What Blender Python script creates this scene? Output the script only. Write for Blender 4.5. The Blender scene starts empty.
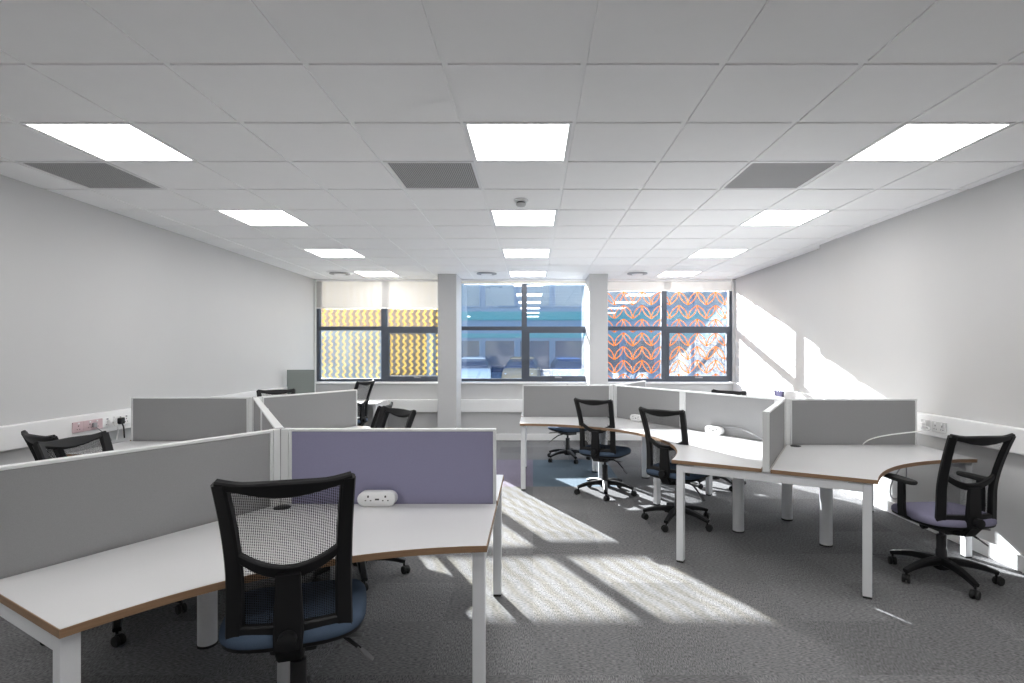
import bpy, bmesh, math, random
from mathutils import Vector, Matrix
random.seed(7)
C = bpy.context.scene.collection
PI = math.pi
def R(a): return math.radians(a)
CAM_H, CEIL = 1.49, 2.73
FOC = 542.0

# ------------------------------------------------------------------ materials
MATS = {}
def mat(name, color, rough=.6, metal=0.0, spec=.5, noise=0.0, nscale=40, bump=0.0, bscale=200):
    if name in MATS: return MATS[name]
    m = bpy.data.materials.new(name); m.use_nodes = True
    nt = m.node_tree; b = nt.nodes['Principled BSDF']
    b.inputs['Base Color'].default_value = (*color, 1)
    b.inputs['Roughness'].default_value = rough
    b.inputs['Metallic'].default_value = metal
    b.inputs['Specular IOR Level'].default_value = spec
    if noise or bump:
        tc = nt.nodes.new('ShaderNodeTexCoord')
    if noise:
        n = nt.nodes.new('ShaderNodeTexNoise'); n.inputs['Scale'].default_value = nscale
        n.inputs['Detail'].default_value = 3
        nt.links.new(tc.outputs['Object'], n.inputs['Vector'])
        r = nt.nodes.new('ShaderNodeMapRange')
        r.inputs['To Min'].default_value = 1 - noise; r.inputs['To Max'].default_value = 1 + noise
        nt.links.new(n.outputs['Fac'], r.inputs['Value'])
        mx = nt.nodes.new('ShaderNodeVectorMath'); mx.operation = 'SCALE'
        mx.inputs[0].default_value = color
        nt.links.new(r.outputs['Result'], mx.inputs['Scale'])
        nt.links.new(mx.outputs['Vector'], b.inputs['Base Color'])
    if bump:
        n2 = nt.nodes.new('ShaderNodeTexNoise'); n2.inputs['Scale'].default_value = bscale
        nt.links.new(tc.outputs['Object'], n2.inputs['Vector'])
        bp = nt.nodes.new('ShaderNodeBump'); bp.inputs['Strength'].default_value = bump
        bp.inputs['Distance'].default_value = .002
        nt.links.new(n2.outputs['Fac'], bp.inputs['Height'])
        nt.links.new(bp.outputs['Normal'], b.inputs['Normal'])
    MATS[name] = m
    return m

WALL = mat('wall_paint', (.56, .56, .562), .75, noise=.015, nscale=3)
TILE = mat('ceiling_tile', (.93, .93, .93), .9, noise=.015, nscale=9, bump=.15, bscale=260)
TBAR = mat('ceiling_tee_bar', (.92, .92, .92), .5)
WHITE_PLASTIC = mat('white_plastic', (.82, .82, .82), .35)
WHITE_METAL = mat('white_powder_coat', (.78, .79, .81), .35, noise=.02, nscale=20)
MELAMINE = mat('white_melamine', (.63, .63, .635), .32, noise=.01, nscale=6)
ALU = mat('screen_trim', (.74, .75, .75), .4)
FABRIC = mat('grey_screen_fabric', (.31, .31, .313), .95, spec=.1, noise=.10, nscale=420, bump=.35, bscale=500)
FABRIC_LILAC = mat('lilac_screen_fabric', (.27, .26, .375), .95, spec=.1, noise=.10, nscale=420, bump=.35, bscale=500)
SEATF = mat('blue_seat_fabric', (.075, .105, .155), .95, spec=.1, noise=.12, nscale=300, bump=.3, bscale=500)
SEATLILAC = mat('lilac_seat_fabric', (.26, .25, .35), .95, spec=.1, noise=.12, nscale=300, bump=.3, bscale=500)
BLACK = mat('black_plastic', (.008, .008, .009), .5, spec=.3, noise=.1, nscale=80)
BLACKMET = mat('black_metal', (.02, .02, .022), .35)
GREYTIP = mat('grey_plastic', (.30, .30, .31), .4)
PADDLE = mat('dark_grey_plastic', (.13, .13, .135), .4)
RUBBER = mat('black_rubber', (.012, .012, .012), .7)
FRAME = mat('window_frame_slate', (.055, .065, .085), .4, noise=.03, nscale=10)
REDS = mat('red_tinted_socket', (.60, .45, .475), .4)
LILACS = mat('lilac_socket', (.07, .066, .11), 1.0, spec=0)
SLOT = mat('socket_slot', (.05, .05, .05), .6)
DARKSCREEN = mat('monitor_screen', (.27, .30, .285), .2)
MONGREY = mat('monitor_grey', (.20, .23, .22), .4)

def oak():
    m = bpy.data.materials.new('oak_edge'); m.use_nodes = True
    nt = m.node_tree; b = nt.nodes['Principled BSDF']; b.inputs['Roughness'].default_value = .5
    tc = nt.nodes.new('ShaderNodeTexCoord'); mp = nt.nodes.new('ShaderNodeMapping')
    mp.inputs['Scale'].default_value = (8, 8, 160)
    n = nt.nodes.new('ShaderNodeTexNoise'); n.inputs['Scale'].default_value = 1.0; n.inputs['Detail'].default_value = 4
    cr = nt.nodes.new('ShaderNodeValToRGB')
    cr.color_ramp.elements[0].color = (.20, .115, .062, 1); cr.color_ramp.elements[1].color = (.36, .225, .13, 1)
    L = nt.links.new
    L(tc.outputs['Object'], mp.inputs['Vector']); L(mp.outputs['Vector'], n.inputs['Vector'])
    L(n.outputs['Fac'], cr.inputs['Fac']); L(cr.outputs['Color'], b.inputs['Base Color'])
    return m
OAK = oak()

def carpet():
    m = bpy.data.materials.new('carpet_tiles'); m.use_nodes = True
    nt = m.node_tree; b = nt.nodes['Principled BSDF']; L = nt.links.new
    b.inputs['Roughness'].default_value = 1.0; b.inputs['Specular IOR Level'].default_value = .03
    N = nt.nodes.new
    tc = N('ShaderNodeTexCoord'); sx = N('ShaderNodeSeparateXYZ'); L(tc.outputs['Object'], sx.inputs[0])
    def math_(op, a=None, bb=None, va=None, vb=None):
        n = N('ShaderNodeMath'); n.operation = op
        if a is not None: L(a, n.inputs[0])
        if bb is not None: L(bb, n.inputs[1])
        if va is not None: n.inputs[0].default_value = va
        if vb is not None: n.inputs[1].default_value = vb
        return n.outputs[0]
    ix = math_('FLOOR', math_('DIVIDE', sx.outputs[0], vb=.5)); iy = math_('FLOOR', math_('DIVIDE', sx.outputs[1], vb=.5))
    cell = N('ShaderNodeCombineXYZ'); L(ix, cell.inputs[0]); L(iy, cell.inputs[1])
    wn = N('ShaderNodeTexWhiteNoise'); wn.noise_dimensions = '3D'; L(cell.outputs[0], wn.inputs['Vector'])
    # ribbed loops: direction alternates from tile to tile
    par = math_('MODULO', math_('ABSOLUTE', math_('ADD', ix, iy)), vb=2)
    mpA = N('ShaderNodeMapping'); mpA.inputs['Scale'].default_value = (210, 50, 1); L(tc.outputs['Object'], mpA.inputs['Vector'])
    mpB = N('ShaderNodeMapping'); mpB.inputs['Scale'].default_value = (50, 210, 1); L(tc.outputs['Object'], mpB.inputs['Vector'])
    mixv = N('ShaderNodeMix'); mixv.data_type = 'VECTOR'; L(par, mixv.inputs[0])
    L(mpA.outputs[0], mixv.inputs[4]); L(mpB.outputs[0], mixv.inputs[5])
    n1 = N('ShaderNodeTexNoise'); n1.inputs['Scale'].default_value = 1; n1.inputs['Detail'].default_value = 3
    L(mixv.outputs[1], n1.inputs['Vector'])
    n2 = N('ShaderNodeTexNoise'); n2.inputs['Scale'].default_value = 1.4; n2.inputs['Detail'].default_value = 4
    L(tc.outputs['Object'], n2.inputs['Vector'])
    r1 = N('ShaderNodeMapRange'); r1.inputs['From Min'].default_value = .3; r1.inputs['From Max'].default_value = .7
    r1.inputs['To Min'].default_value = .45; r1.inputs['To Max'].default_value = 1.55; L(n1.outputs['Fac'], r1.inputs['Value'])
    r2 = N('ShaderNodeMapRange'); r2.inputs['To Min'].default_value = .85; r2.inputs['To Max'].default_value = 1.15; L(wn.outputs['Value'], r2.inputs['Value'])
    r3 = N('ShaderNodeMapRange'); r3.inputs['To Min'].default_value = .85; r3.inputs['To Max'].default_value = 1.15; L(n2.outputs['Fac'], r3.inputs['Value'])
    k = math_('MULTIPLY', math_('MULTIPLY', r1.outputs[0], r2.outputs[0]), r3.outputs[0])
    # accent tiles: a strip of blue and lilac tiles between the desk clusters, near the windows
    def inside(v, lo, hi): return math_('MULTIPLY', math_('GREATER_THAN', v, vb=lo), math_('LESS_THAN', v, vb=hi))
    acc = math_('MULTIPLY', inside(ix, -1.5, 1.5), inside(iy, 11.5, 14.5))
    ar = N('ShaderNodeMix'); ar.data_type = 'RGBA'; L(math_('GREATER_THAN', math_('ADD', ix, math_('MULTIPLY', wn.outputs['Value'], vb=.8)), vb=.2), ar.inputs[0])
    ar.inputs[6].default_value = (.185, .168, .215, 1); ar.inputs[7].default_value = (.125, .163, .198, 1)
    mc = N('ShaderNodeMix'); mc.data_type = 'RGBA'; L(acc, mc.inputs[0])
    mc.inputs[6].default_value = (.172, .172, .175, 1); L(ar.outputs[2], mc.inputs[7])
    sc = N('ShaderNodeVectorMath'); sc.operation = 'SCALE'; L(mc.outputs[2], sc.inputs[0]); L(k, sc.inputs['Scale'])
    L(sc.outputs[0], b.inputs['Base Color'])
    bp = N('ShaderNodeBump'); bp.inputs['Strength'].default_value = .5; bp.inputs['Distance'].default_value = .004
    L(n1.outputs['Fac'], bp.inputs['Height']); L(bp.outputs[0], b.inputs['Normal'])
    return m
CARPET = carpet()

def emit(name, col, s):
    m = bpy.data.materials.new(name); m.use_nodes = True; nt = m.node_tree
    nt.nodes.remove(nt.nodes['Principled BSDF'])
    e = nt.nodes.new('ShaderNodeEmission'); e.inputs[0].default_value = (*col, 1); e.inputs[1].default_value = s
    nt.links.new(e.outputs[0], nt.nodes['Material Output'].inputs[0])
    return m
PANEL_LIGHT = emit('led_diffuser', (1, .985, .97), 4.0)

def mixmat(name, build):
    m = bpy.data.materials.new(name); m.use_nodes = True; nt = m.node_tree
    nt.nodes.remove(nt.nodes['Principled BSDF'])
    out = build(nt); nt.links.new(out, nt.nodes['Material Output'].inputs[0]); return m
def _sh(nt, t, col=None, **kw):
    n = nt.nodes.new(t)
    if col: n.inputs['Color'].default_value = (*col, 1)
    for k, v in kw.items(): n.inputs[k].default_value = v
    return n.outputs[0]
def _mix(nt, f, a, b):
    n = nt.nodes.new('ShaderNodeMixShader')
    if isinstance(f, float): n.inputs[0].default_value = f
    else: nt.links.new(f, n.inputs[0])
    nt.links.new(a, n.inputs[1]); nt.links.new(b, n.inputs[2]); return n.outputs[0]
GLASS = mixmat('coated_glass', lambda nt: _mix(nt, .17, _sh(nt, 'ShaderNodeBsdfTransparent', (.94, .97, 1)), _sh(nt, 'ShaderNodeBsdfGlossy', (.95, .97, 1), Roughness=.0)))
def film(name, col, tcol, f, tr=.35):
    return mixmat(name, lambda nt: _mix(nt, f, _sh(nt, 'ShaderNodeBsdfTransparent', tcol), _mix(nt, tr, _sh(nt, 'ShaderNodeBsdfDiffuse', col), _sh(nt, 'ShaderNodeBsdfTranslucent', col))))
FILM_Y = film('yellow_film', (.9, .62, .13), (1, .93, .74), .25, .2)
FILM_O = film('orange_film', (.85, .25, .05), (1, .8, .6), .95, .09)
def sheer(name, col, f, tr):
    return mixmat(name, lambda nt: _mix(nt, f, _sh(nt, 'ShaderNodeBsdfTransparent', (1, 1, 1)), _mix(nt, tr, _sh(nt, 'ShaderNodeBsdfDiffuse', col), _sh(nt, 'ShaderNodeBsdfTranslucent', col))))
SHEER = sheer('sheer_blind', (.60, .585, .57), .84, .17)
CREAM = sheer('cream_blind', (.80, .78, .70), .9, .04)

def chair_mesh(nt):
    L = nt.links.new
    tc = nt.nodes.new('ShaderNodeTexCoord'); s = nt.nodes.new('ShaderNodeSeparateXYZ'); L(tc.outputs['Object'], s.inputs[0])
    def m(op, a, b=None, vb=None):
        n = nt.nodes.new('ShaderNodeMath'); n.operation = op
        L(a, n.inputs[0])
        if b is not None: L(b, n.inputs[1])
        if vb is not None: n.inputs[1].default_value = vb
        return n.outputs[0]
    k = 2 * PI / .0082
    u = m('MULTIPLY', m('ADD', s.outputs[0], s.outputs[2]), vb=k * .7071)
    v = m('MULTIPLY', m('SUBTRACT', s.outputs[0], s.outputs[2]), vb=k * .7071)
    hole = m('GREATER_THAN', m('MULTIPLY', m('SINE', u), m('SINE', v)), vb=-.02)
    return _mix(nt, hole, _sh(nt, 'ShaderNodeBsdfDiffuse', (.016, .016, .017)), _sh(nt, 'ShaderNodeBsdfTransparent', (1, 1, 1)))
MESHF = mixmat('black_mesh_fabric', chair_mesh)

def perforated():
    m = bpy.data.materials.new('perforated_grille'); m.use_nodes = True; nt = m.node_tree
    b = nt.nodes['Principled BSDF']; b.inputs['Roughness'].default_value = .7
    tc = nt.nodes.new('ShaderNodeTexCoord'); v = nt.nodes.new('ShaderNodeTexVoronoi'); v.inputs['Scale'].default_value = 75
    v.inputs['Randomness'].default_value = 0
    nt.links.new(tc.outputs['Object'], v.inputs['Vector'])
    cr = nt.nodes.new('ShaderNodeValToRGB'); cr.color_ramp.elements[0].position = .36; cr.color_ramp.elements[1].position = .44
    cr.color_ramp.elements[0].color = (.10, .10, .10, 1); cr.color_ramp.elements[1].color = (.46, .46, .46, 1)
    nt.links.new(v.outputs['Distance'], cr.inputs[0]); nt.links.new(cr.outputs[0], b.inputs['Base Color'])
    return m
PERF = perforated()

def bricks():
    m = bpy.data.materials.new('orange_brick'); m.use_nodes = True; nt = m.node_tree
    b = nt.nodes['Principled BSDF']; b.inputs['Roughness'].default_value = .9
    tc = nt.nodes.new('ShaderNodeTexCoord'); mp = nt.nodes.new('ShaderNodeMapping'); mp.inputs['Rotation'].default_value = (PI / 2, 0, 0)
    br = nt.nodes.new('ShaderNodeTexBrick'); br.inputs['Scale'].default_value = 3.0
    br.inputs['Color1'].default_value = (.55, .26, .13, 1); br.inputs['Color2'].default_value = (.62, .33, .18, 1); br.inputs['Mortar'].default_value = (.6, .5, .42, 1)
    nt.links.new(tc.outputs['Object'], mp.inputs['Vector']); nt.links.new(mp.outputs[0], br.inputs['Vector'])
    nt.links.new(br.outputs['Color'], b.inputs['Base Color'])
    return m

# ------------------------------------------------------------------ mesh builder
class MB:
    def __init__(s): s.v, s.f = [], []
    def add(s, vs, fs):
        o = len(s.v); s.v += [tuple(p) for p in vs]; s.f += [tuple(o + i for i in f) for f in fs]; return s
    def box(s, x0, x1, y0, y1, z0, z1, rot=0, at=(0, 0, 0)):
        vs = [(x, y, z) for z in (z0, z1) for y in (y0, y1) for x in (x0, x1)]
        c, sn = math.cos(rot), math.sin(rot)
        vs = [(c * x - sn * y + at[0], sn * x + c * y + at[1], z + at[2]) for x, y, z in vs]
        return s.add(vs, [(0, 2, 3, 1), (4, 5, 7, 6), (0, 1, 5, 4), (2, 6, 7, 3), (0, 4, 6, 2), (1, 3, 7, 5)])
    def prism(s, poly, z0, z1):
        n = len(poly)
        vs = [(x, y, z0) for x, y in poly] + [(x, y, z1) for x, y in poly]
        fs = [tuple(range(n - 1, -1, -1)), tuple(range(n, 2 * n))] + [(i, (i + 1) % n, n + (i + 1) % n, n + i) for i in range(n)]
        return s.add(vs, fs)
    def ring(s, pout, pin, z0, z1):
        n = len(pout)
        vs = [(x, y, z0) for x, y in pout] + [(x, y, z1) for x, y in pout] + [(x, y, z0) for x, y in pin] + [(x, y, z1) for x, y in pin]
        fs = []
        for i in range(n):
            j = (i + 1) % n
            fs += [(i, j, n + j, n + i), (2 * n + j, 2 * n + i, 3 * n + i, 3 * n + j), (n + i, n + j, 3 * n + j, 3 * n + i), (j, i, 2 * n + i, 2 * n + j)]
        return s.add(vs, fs)
    def lathe(s, prof, n=20, at=(0, 0, 0), M=None):
        """prof: (r, z) pairs bottom to top, closed at both ends."""
        vs, fs = [], []
        for r, z in prof:
            for i in range(n):
                a = 2 * PI * i / n; vs.append(Vector((r * math.cos(a), r * math.sin(a), z)))
        m = len(prof)
        for k in range(m - 1):
            for i in range(n):
                j = (i + 1) % n; fs.append((k * n + i, k * n + j, (k + 1) * n + j, (k + 1) * n + i))
        fs.append(tuple(range(n - 1, -1, -1))); fs.append(tuple((m - 1) * n + i for i in range(n)))
        if M: vs = [M @ p for p in vs]
        vs = [p + Vector(at) for p in vs]
        return s.add(vs, fs)
    def sweep(s, pts, wid, thk, nrm, cap=True):
        """rectangular bar along pts; wid across (tangent x nrm), thk along nrm. scalars or lists."""
        pts = [Vector(p) for p in pts]; n = len(pts)
        W = wid if isinstance(wid, (list, tuple)) else [wid] * n
        T = thk if isinstance(thk, (list, tuple)) else [thk] * n
        NN = nrm if isinstance(nrm, list) else [Vector(nrm)] * n
        vs, fs = [], []
        for i, p in enumerate(pts):
            t = (pts[min(i + 1, n - 1)] - pts[max(i - 1, 0)]).normalized()
            nn = Vector(NN[i]); nn = (nn - t * nn.dot(t)).normalized(); sd = t.cross(nn)
            w, h = W[i] / 2, T[i] / 2; c = min(w, h) * .4
            for a, b in ((-w + c, -h), (w - c, -h), (w, -h + c), (w, h - c), (w - c, h), (-w + c, h), (-w, h - c), (-w, -h + c)):
                vs.append(p + sd * a + nn * b)
        for i in range(n - 1):
            for k in range(8):
                j = (k + 1) % 8; fs.append((i * 8 + k, i * 8 + j, i * 8 + 8 + j, i * 8 + 8 + k))
        if cap: fs += [tuple(range(7, -1, -1)), tuple((n - 1) * 8 + k for k in range(8))]
        return s.add(vs, fs)
    def tube(s, pts, r, n=10):
        pts = [Vector(p) for p in pts]; m = len(pts)
        RR = r if isinstance(r, (list, tuple)) else [r] * m
        vs, fs = [], []; up = Vector((.13, .27, .95)); prev = None
        for i, p in enumerate(pts):
            t = (pts[min(i + 1, m - 1)] - pts[max(i - 1, 0)]).normalized()
            a = prev if prev is not None else up
            a = (a - t * a.dot(t))
            if a.length < 1e-4: a = t.orthogonal()
            a.normalize(); prev = a; b = t.cross(a)
            for k in range(n):
                th = 2 * PI * k / n; vs.append(p + (a * math.cos(th) + b * math.sin(th)) * RR[i])
        for i in range(m - 1):
            for k in range(n):
                j = (k + 1) % n; fs.append((i * n + k, i * n + j, (i + 1) * n + j, (i + 1) * n + k))
        fs += [tuple(range(n - 1, -1, -1)), tuple((m - 1) * n + k for k in range(n))]
        return s.add(vs, fs)
    def build(s, name, material, parent=None, smooth=True, bevel=0.0, ang=35, loc=None):
        me = bpy.data.meshes.new(name); me.from_pydata(s.v, [], s.f); me.update()
        bm = bmesh.new(); bm.from_mesh(me); bmesh.ops.recalc_face_normals(bm, faces=bm.faces); bm.to_mesh(me); bm.free()
        me.materials.append(material)
        if smooth:
            for p in me.polygons: p.use_smooth = True
            me.set_sharp_from_angle(angle=R(ang))
        o = bpy.data.objects.new(name, me); C.objects.link(o)
        if parent is not None: o.parent = parent
        if loc: o.location = loc
        if bevel:
            b = o.modifiers.new('bevel', 'BEVEL'); b.width = bevel; b.segments = 2; b.limit_method = 'ANGLE'; b.angle_limit = R(40)
        return o

def tag(o, label=None, cat=None, group=None, kind=None):
    if label: o['label'] = label
    if cat: o['category'] = cat
    if group: o['group'] = group
    if kind: o['kind'] = kind
    return o
def empty(name, loc=(0, 0, 0), rz=0):
    o = bpy.data.objects.new(name, None); o.empty_display_size = .1
    C.objects.link(o); o.location = loc; o.rotation_euler = (0, 0, rz); return o
def copy_tree(o, parent=None):
    c = o.copy(); C.objects.link(c); c.parent = parent
    for ch in list(o.children): copy_tree(ch, c)
    return c
def struct(o, label, cat): return tag(o, label, cat, kind='structure')
def bez(p0, p1, p2, p3, n=16):
    out = []
    for i in range(n + 1):
        t = i / n; a = (1 - t) ** 3; b = 3 * t * (1 - t) ** 2; c = 3 * t * t * (1 - t); d = t ** 3
        out.append(tuple(a * p0[k] + b * p1[k] + c * p2[k] + d * p3[k] for k in range(3)))
    return out

# ------------------------------------------------------------------ room shell
XL, XRN, XRF, YSTEP = -3.72, 3.32, 3.43, 6.28
YB, YG, YR = 9.15, 9.30, -1.9
SILL = .955
o = MB().box(XL - .2, XRF + .2, YR - .1, YG + .2, -.1, 0).build('floor', CARPET, smooth=False)
struct(o, 'dark grey carpet tile floor with a few blue and lilac tiles', 'floor')
o = MB().box(XL - .15, XL, YR, YG + .1, 0, CEIL + .06).build('wall_left', WALL, smooth=False); struct(o, 'plain white painted wall on the left', 'wall')
b = MB().box(XRN, XRN + .3, YR, YSTEP, 0, CEIL + .06).box(XRF, XRF + .19, YSTEP, YG + .1, 0, CEIL + .06)
o = b.build('wall_right', WALL, smooth=False); struct(o, 'plain white painted wall on the right, sunlit near the windows', 'wall')
o = MB().box(XL - .15, XRN + .3, YR - .15, YR, 0, CEIL + .06).build('wall_rear', WALL, smooth=False); struct(o, 'plain white wall behind the viewer', 'wall')
W1 = (-3.70, -1.40); W2 = (-1.30, 1.00); W3 = (1.08, 3.40)
b = MB().box(XL, XRF, YB, YG + .1, 0, SILL)                                  # under the sills
for x0, x1 in ((XL, W1[0]), (W1[1], W2[0]), (W2[1], W3[0]), (W3[1], XRF)): b.box(x0, x1, YB + .04, YG + .1, SILL, CEIL + .06)
o = b.build('wall_back', WALL, smooth=False); struct(o, 'white window wall below and between the three windows', 'wall')
for i, (x0, x1) in enumerate(((-1.512, -1.212), (.896, 1.19))):
    o = MB().box(x0, x1, 8.6, YB + .04, 0, CEIL + .02).build('column_%d' % (i + 1), WALL, bevel=.006, smooth=False)
    struct(o, 'square white column %s of the middle window' % ('left', 'right')[i], 'column')

# ceiling: recessed tee bars with lay-in tiles hanging just below them, one surface
GX0, GY0, T = .218, 2.33, .6
cells_skip = set()
LCOLS = [-5, -1, 3]           # columns n: X from GX0+.6n
LROWS = [1, 4, 7, 10, -2, -5]     # rows k: Y from GY0+.6k
for r_ in LROWS:
    for c_ in LCOLS: cells_skip.add((c_, r_))
for c_ in (-6, -2, 2): cells_skip.add((c_, 2))
gap = .0135
b = MB(); nb = MB()
for n in range(-7, 6):
    for k in range(-8, 12):
        x0, x1 = GX0 + T * n, GX0 + T * n + T; y0, y1 = GY0 + T * k, GY0 + T * k + T
        x0c, x1c, y0c, y1c = max(x0 + gap, XL), min(x1 - gap, XRF), max(y0 + gap, YR), min(y1 - gap, YG)
        if x1c - x0c < .02 or y1c - y0c < .02 or (n, k) in cells_skip: continue
        b.box(x0c, x1c, y0c, y1c, CEIL, CEIL + .016)
o = b.build('ceiling', TILE, smooth=False); struct(o, 'suspended ceiling of square white lay-in tiles', 'ceiling')
for n in range(-6, 6): nb.box(GX0 + T * n - .013, GX0 + T * n + .013, YR, YG, CEIL + .007, CEIL + .03)
for k in range(-7, 12): nb.box(XL, XRF, GY0 + T * k - .013, GY0 + T * k + .013, CEIL + .0075, CEIL + .03)
o = nb.build('trim_1', TBAR, smooth=False); struct(o, 'white tee-bar grid between the ceiling tiles', 'ceiling grid')
o = MB().box(XL - .15, XRF + .3, YR - .1, YG + .2, CEIL + .06, CEIL + .12).build('ceiling_slab', WALL, smooth=False); struct(o, 'slab above the suspended ceiling', 'ceiling')

# skirtings and dado trunking
def dado(name, x0, x1, y0, y1, z0, z1, label):
    b = MB().box(x0, x1, y0, y1, z0, z1)
    o = b.build(name, WHITE_PLASTIC, bevel=.008, smooth=False); struct(o, label, 'trunking'); return o
dado('trim_2', XL, XL + .055, YR, YB, .80, .975, 'white cable trunking along the left wall')
dado('trim_3', XRN - .055, XRN, YR, YSTEP, .80, .975, 'white cable trunking along the near right wall')
dado('trim_4', XRF - .055, XRF, YSTEP, YB, .80, .975, 'white cable trunking along the far right wall')
dado('trim_5', XL + .06, XRF - .06, YB - .07, YB, .48, .69, 'white boxed trunking along the wall under the windows')
for nm, bx, lb in (('baseboard_left', (XL, XL + .018, YR, YB), 'white skirting on the left wall'),
                   ('baseboard_right', (XRN - .018, XRN, YR, YSTEP), 'white skirting on the right wall'),
                   ('baseboard_back', (XL, XRF, YB - .018, YB), 'white skirting under the windows')):
    o = MB().box(*bx, 0, .11).build(nm, WHITE_PLASTIC, bevel=.004, smooth=False); struct(o, lb, 'skirting')

# ------------------------------------------------------------------ windows
TRANS = 1.893
def window(idx, x0, x1, label):
    root = struct(empty('window_%d' % idx, ((x0 + x1) / 2, YG, SILL)), label, 'window')
    w = (x1 - x0) / 2; z0, z1 = .03, CEIL + .05 - SILL; tz = TRANS - SILL
    fr = MB()
    fr.box(-w, -w + .05, -.035, .035, z0, z1).box(w - .05, w, -.035, .035, z0, z1)
    fr.box(-.045, .045, -.036, .036, z0, z1)
    fr.box(-w + .05, -.045, -.034, .034, z0, z0 + .05).box(.045, w - .05, -.034, .034, z0, z0 + .05)
    fr.box(-w + .05, -.045, -.034, .034, tz - .033, tz + .033).box(.045, w - .05, -.034, .034, tz - .033, tz + .033)
    fr.box(-w + .05, -.045, -.034, .034, z1 - .04, z1).box(.045, w - .05, -.034, .034, z1 - .04, z1)
    fr.build('window_frame', FRAME, root, smooth=False)
    sa = MB(); a0, a1, c0, c1 = .045, w - .05, z0 + .05, tz - .033; s_ = .045
    sa.box(a0, a0 + s_, -.045, .02, c0, c1).box(a1 - s_, a1, -.045, .02, c0, c1)
    sa.box(a0 + s_, a1 - s_, -.045, .02, c0, c0 + s_).box(a0 + s_, a1 - s_, -.045, .02, c1 - s_, c1)
    so = sa.build('opening_sash', FRAME, root, smooth=False)
    h = MB().box(-.05, .05, -.062, -.045, -.012, .012).sweep([(-.04, -.07, 0), (.0, -.075, 0), (.07, -.072, -.004)], .018, .012, (0, 1, 0))
    h.build('window_handle', GREYTIP, so, loc=((a0 + a1) / 2, 0, c0 + s_ / 2))
    for px0, px1, pz0, pz1 in ((-w + .05, -.045, z0 + .05, tz - .033), (.045 + s_, w - .05 - s_, c0 + s_, c1 - s_),
                               (-w + .05, -.045, tz + .033, z1 - .04), (.045, w - .05, tz + .033, z1 - .04)):
        MB().box(px0, px1, -.003, .003, pz0, pz1).build('pane', GLASS, root, smooth=False)
    MB().box(-w, w, -.19, -.035, -.005, .028).build('window_sill', WHITE_PLASTIC, root, bevel=.006, smooth=False)
    return root, w, z0, z1, tz
def panes(w, z0, z1, tz):
    s_ = .045
    return ((-w + .05, -.045, z0 + .05, tz - .033), (.045 + s_, w - .05 - s_, z0 + .05 + s_, tz - .033 - s_),
            (-w + .05, -.045, tz + .033, z1 - .04), (.045, w - .05, tz + .033, z1 - .04))
def ribbon(b, pts, wd, y, rect):
    """flat stripe on the glass, clipped to the pane rect by dropping outside pieces."""
    for (xa, za), (xb, zb) in zip(pts[:-1], pts[1:]):
        xm, zm = (xa + xb) / 2, (za + zb) / 2
        if not (rect[0] + wd / 2 < xm < rect[1] - wd / 2 and rect[2] < zm < rect[3]): continue
        d = Vector((xb - xa, zb - za)).normalized(); nx, nz = -d.y * wd / 2, d.x * wd / 2
        q = [(xa + nx, za + nz), (xb + nx, zb + nz), (xb - nx, zb - nz), (xa - nx, za - nz)]
        b.add([(min(max(x, rect[0]), rect[1]), y, min(max(z, rect[2]), rect[3])) for x, z in q], [(0, 1, 2, 3)])
r1 = window(1, *W1, 'left window, covered in a yellow zigzag film')
r2 = window(2, *W2, 'clear middle window reflecting the room')
r3 = window(3, *W3, 'right window, covered in an orange leaf outline film')
# zigzag film on window 1
for rect in panes(*r1[1:]):
    b = MB(); w = r1[1]; n = int(2 * w / .115) + 2
    for i in range(n):
        xc = -w + .115 * i
        zs = [r1[2] + .0576 * j for j in range(int((r1[3] - r1[2]) / .0576) + 2)]
        ribbon(b, [(xc + (.031 if j % 2 else -.031), z) for j, z in enumerate(zs)], .036, -.005, rect)
    b.build('zigzag_film', FILM_Y, r1[0], smooth=False)
for rect in panes(*r3[1:]):
    b = MB(); w = r3[1]; sx, sz = .158, .235
    for i in range(int(2 * w / sx) + 2):
        for j in range(int((r3[3] - r3[2]) / sz) + 2):
            xa = -w + sx * i; za = r3[2] - .1 + sz * j
            up = i % 2 == 0
            p0 = Vector((xa, za + (.004 if up else sz - .004))); p1 = Vector((xa + sx, za + (sz - .004 if up else .004)))
            d = p1 - p0; nr = Vector((-d.y, d.x)).normalized()
            for sg in (1, -1):
                pts = [tuple(p0 + d * (t / 8) + nr * sg * .040 * math.sin(PI * t / 8)) for t in range(9)]
                ribbon(b, pts, .0135, -.005, rect)
    b.build('leaf_film', FILM_O, r3[0], smooth=False)
# roller blinds
def blind(x0, x1, zb, m, label):
    root = tag(empty('roller_blind', ((x0 + x1) / 2, YG - .085, CEIL - .03)), label, 'blind', 'roller blinds at the windows')
    w = (x1 - x0) / 2; drop = zb - (CEIL - .03)
    MB().box(-w + .02, w - .02, -.0015, .0015, drop, 0).build('blind_cloth', m, root, smooth=False)
    MB().box(-w + .02, w - .02, -.006, .006, drop - .018, drop).build('bottom_bar', WHITE_PLASTIC, root, bevel=.003, smooth=False)
    Mx = Matrix.Rotation(PI / 2, 4, 'Y')
    MB().lathe([(.018, -w + .02), (.018, w - .02)], 14, (0, 0, .008), Mx).build('roller_tube', WHITE_PLASTIC, root)
blind(*W1, 2.245, SHEER, 'sheer white roller blind pulled part way down the zigzag film window')
blind(*W2, 2.665, CREAM, 'cream roller blind rolled up at the top of the middle window')
blind(*W3, 2.545, SHEER, 'sheer white roller blind, mostly raised, over the orange leaf film window')

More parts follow.
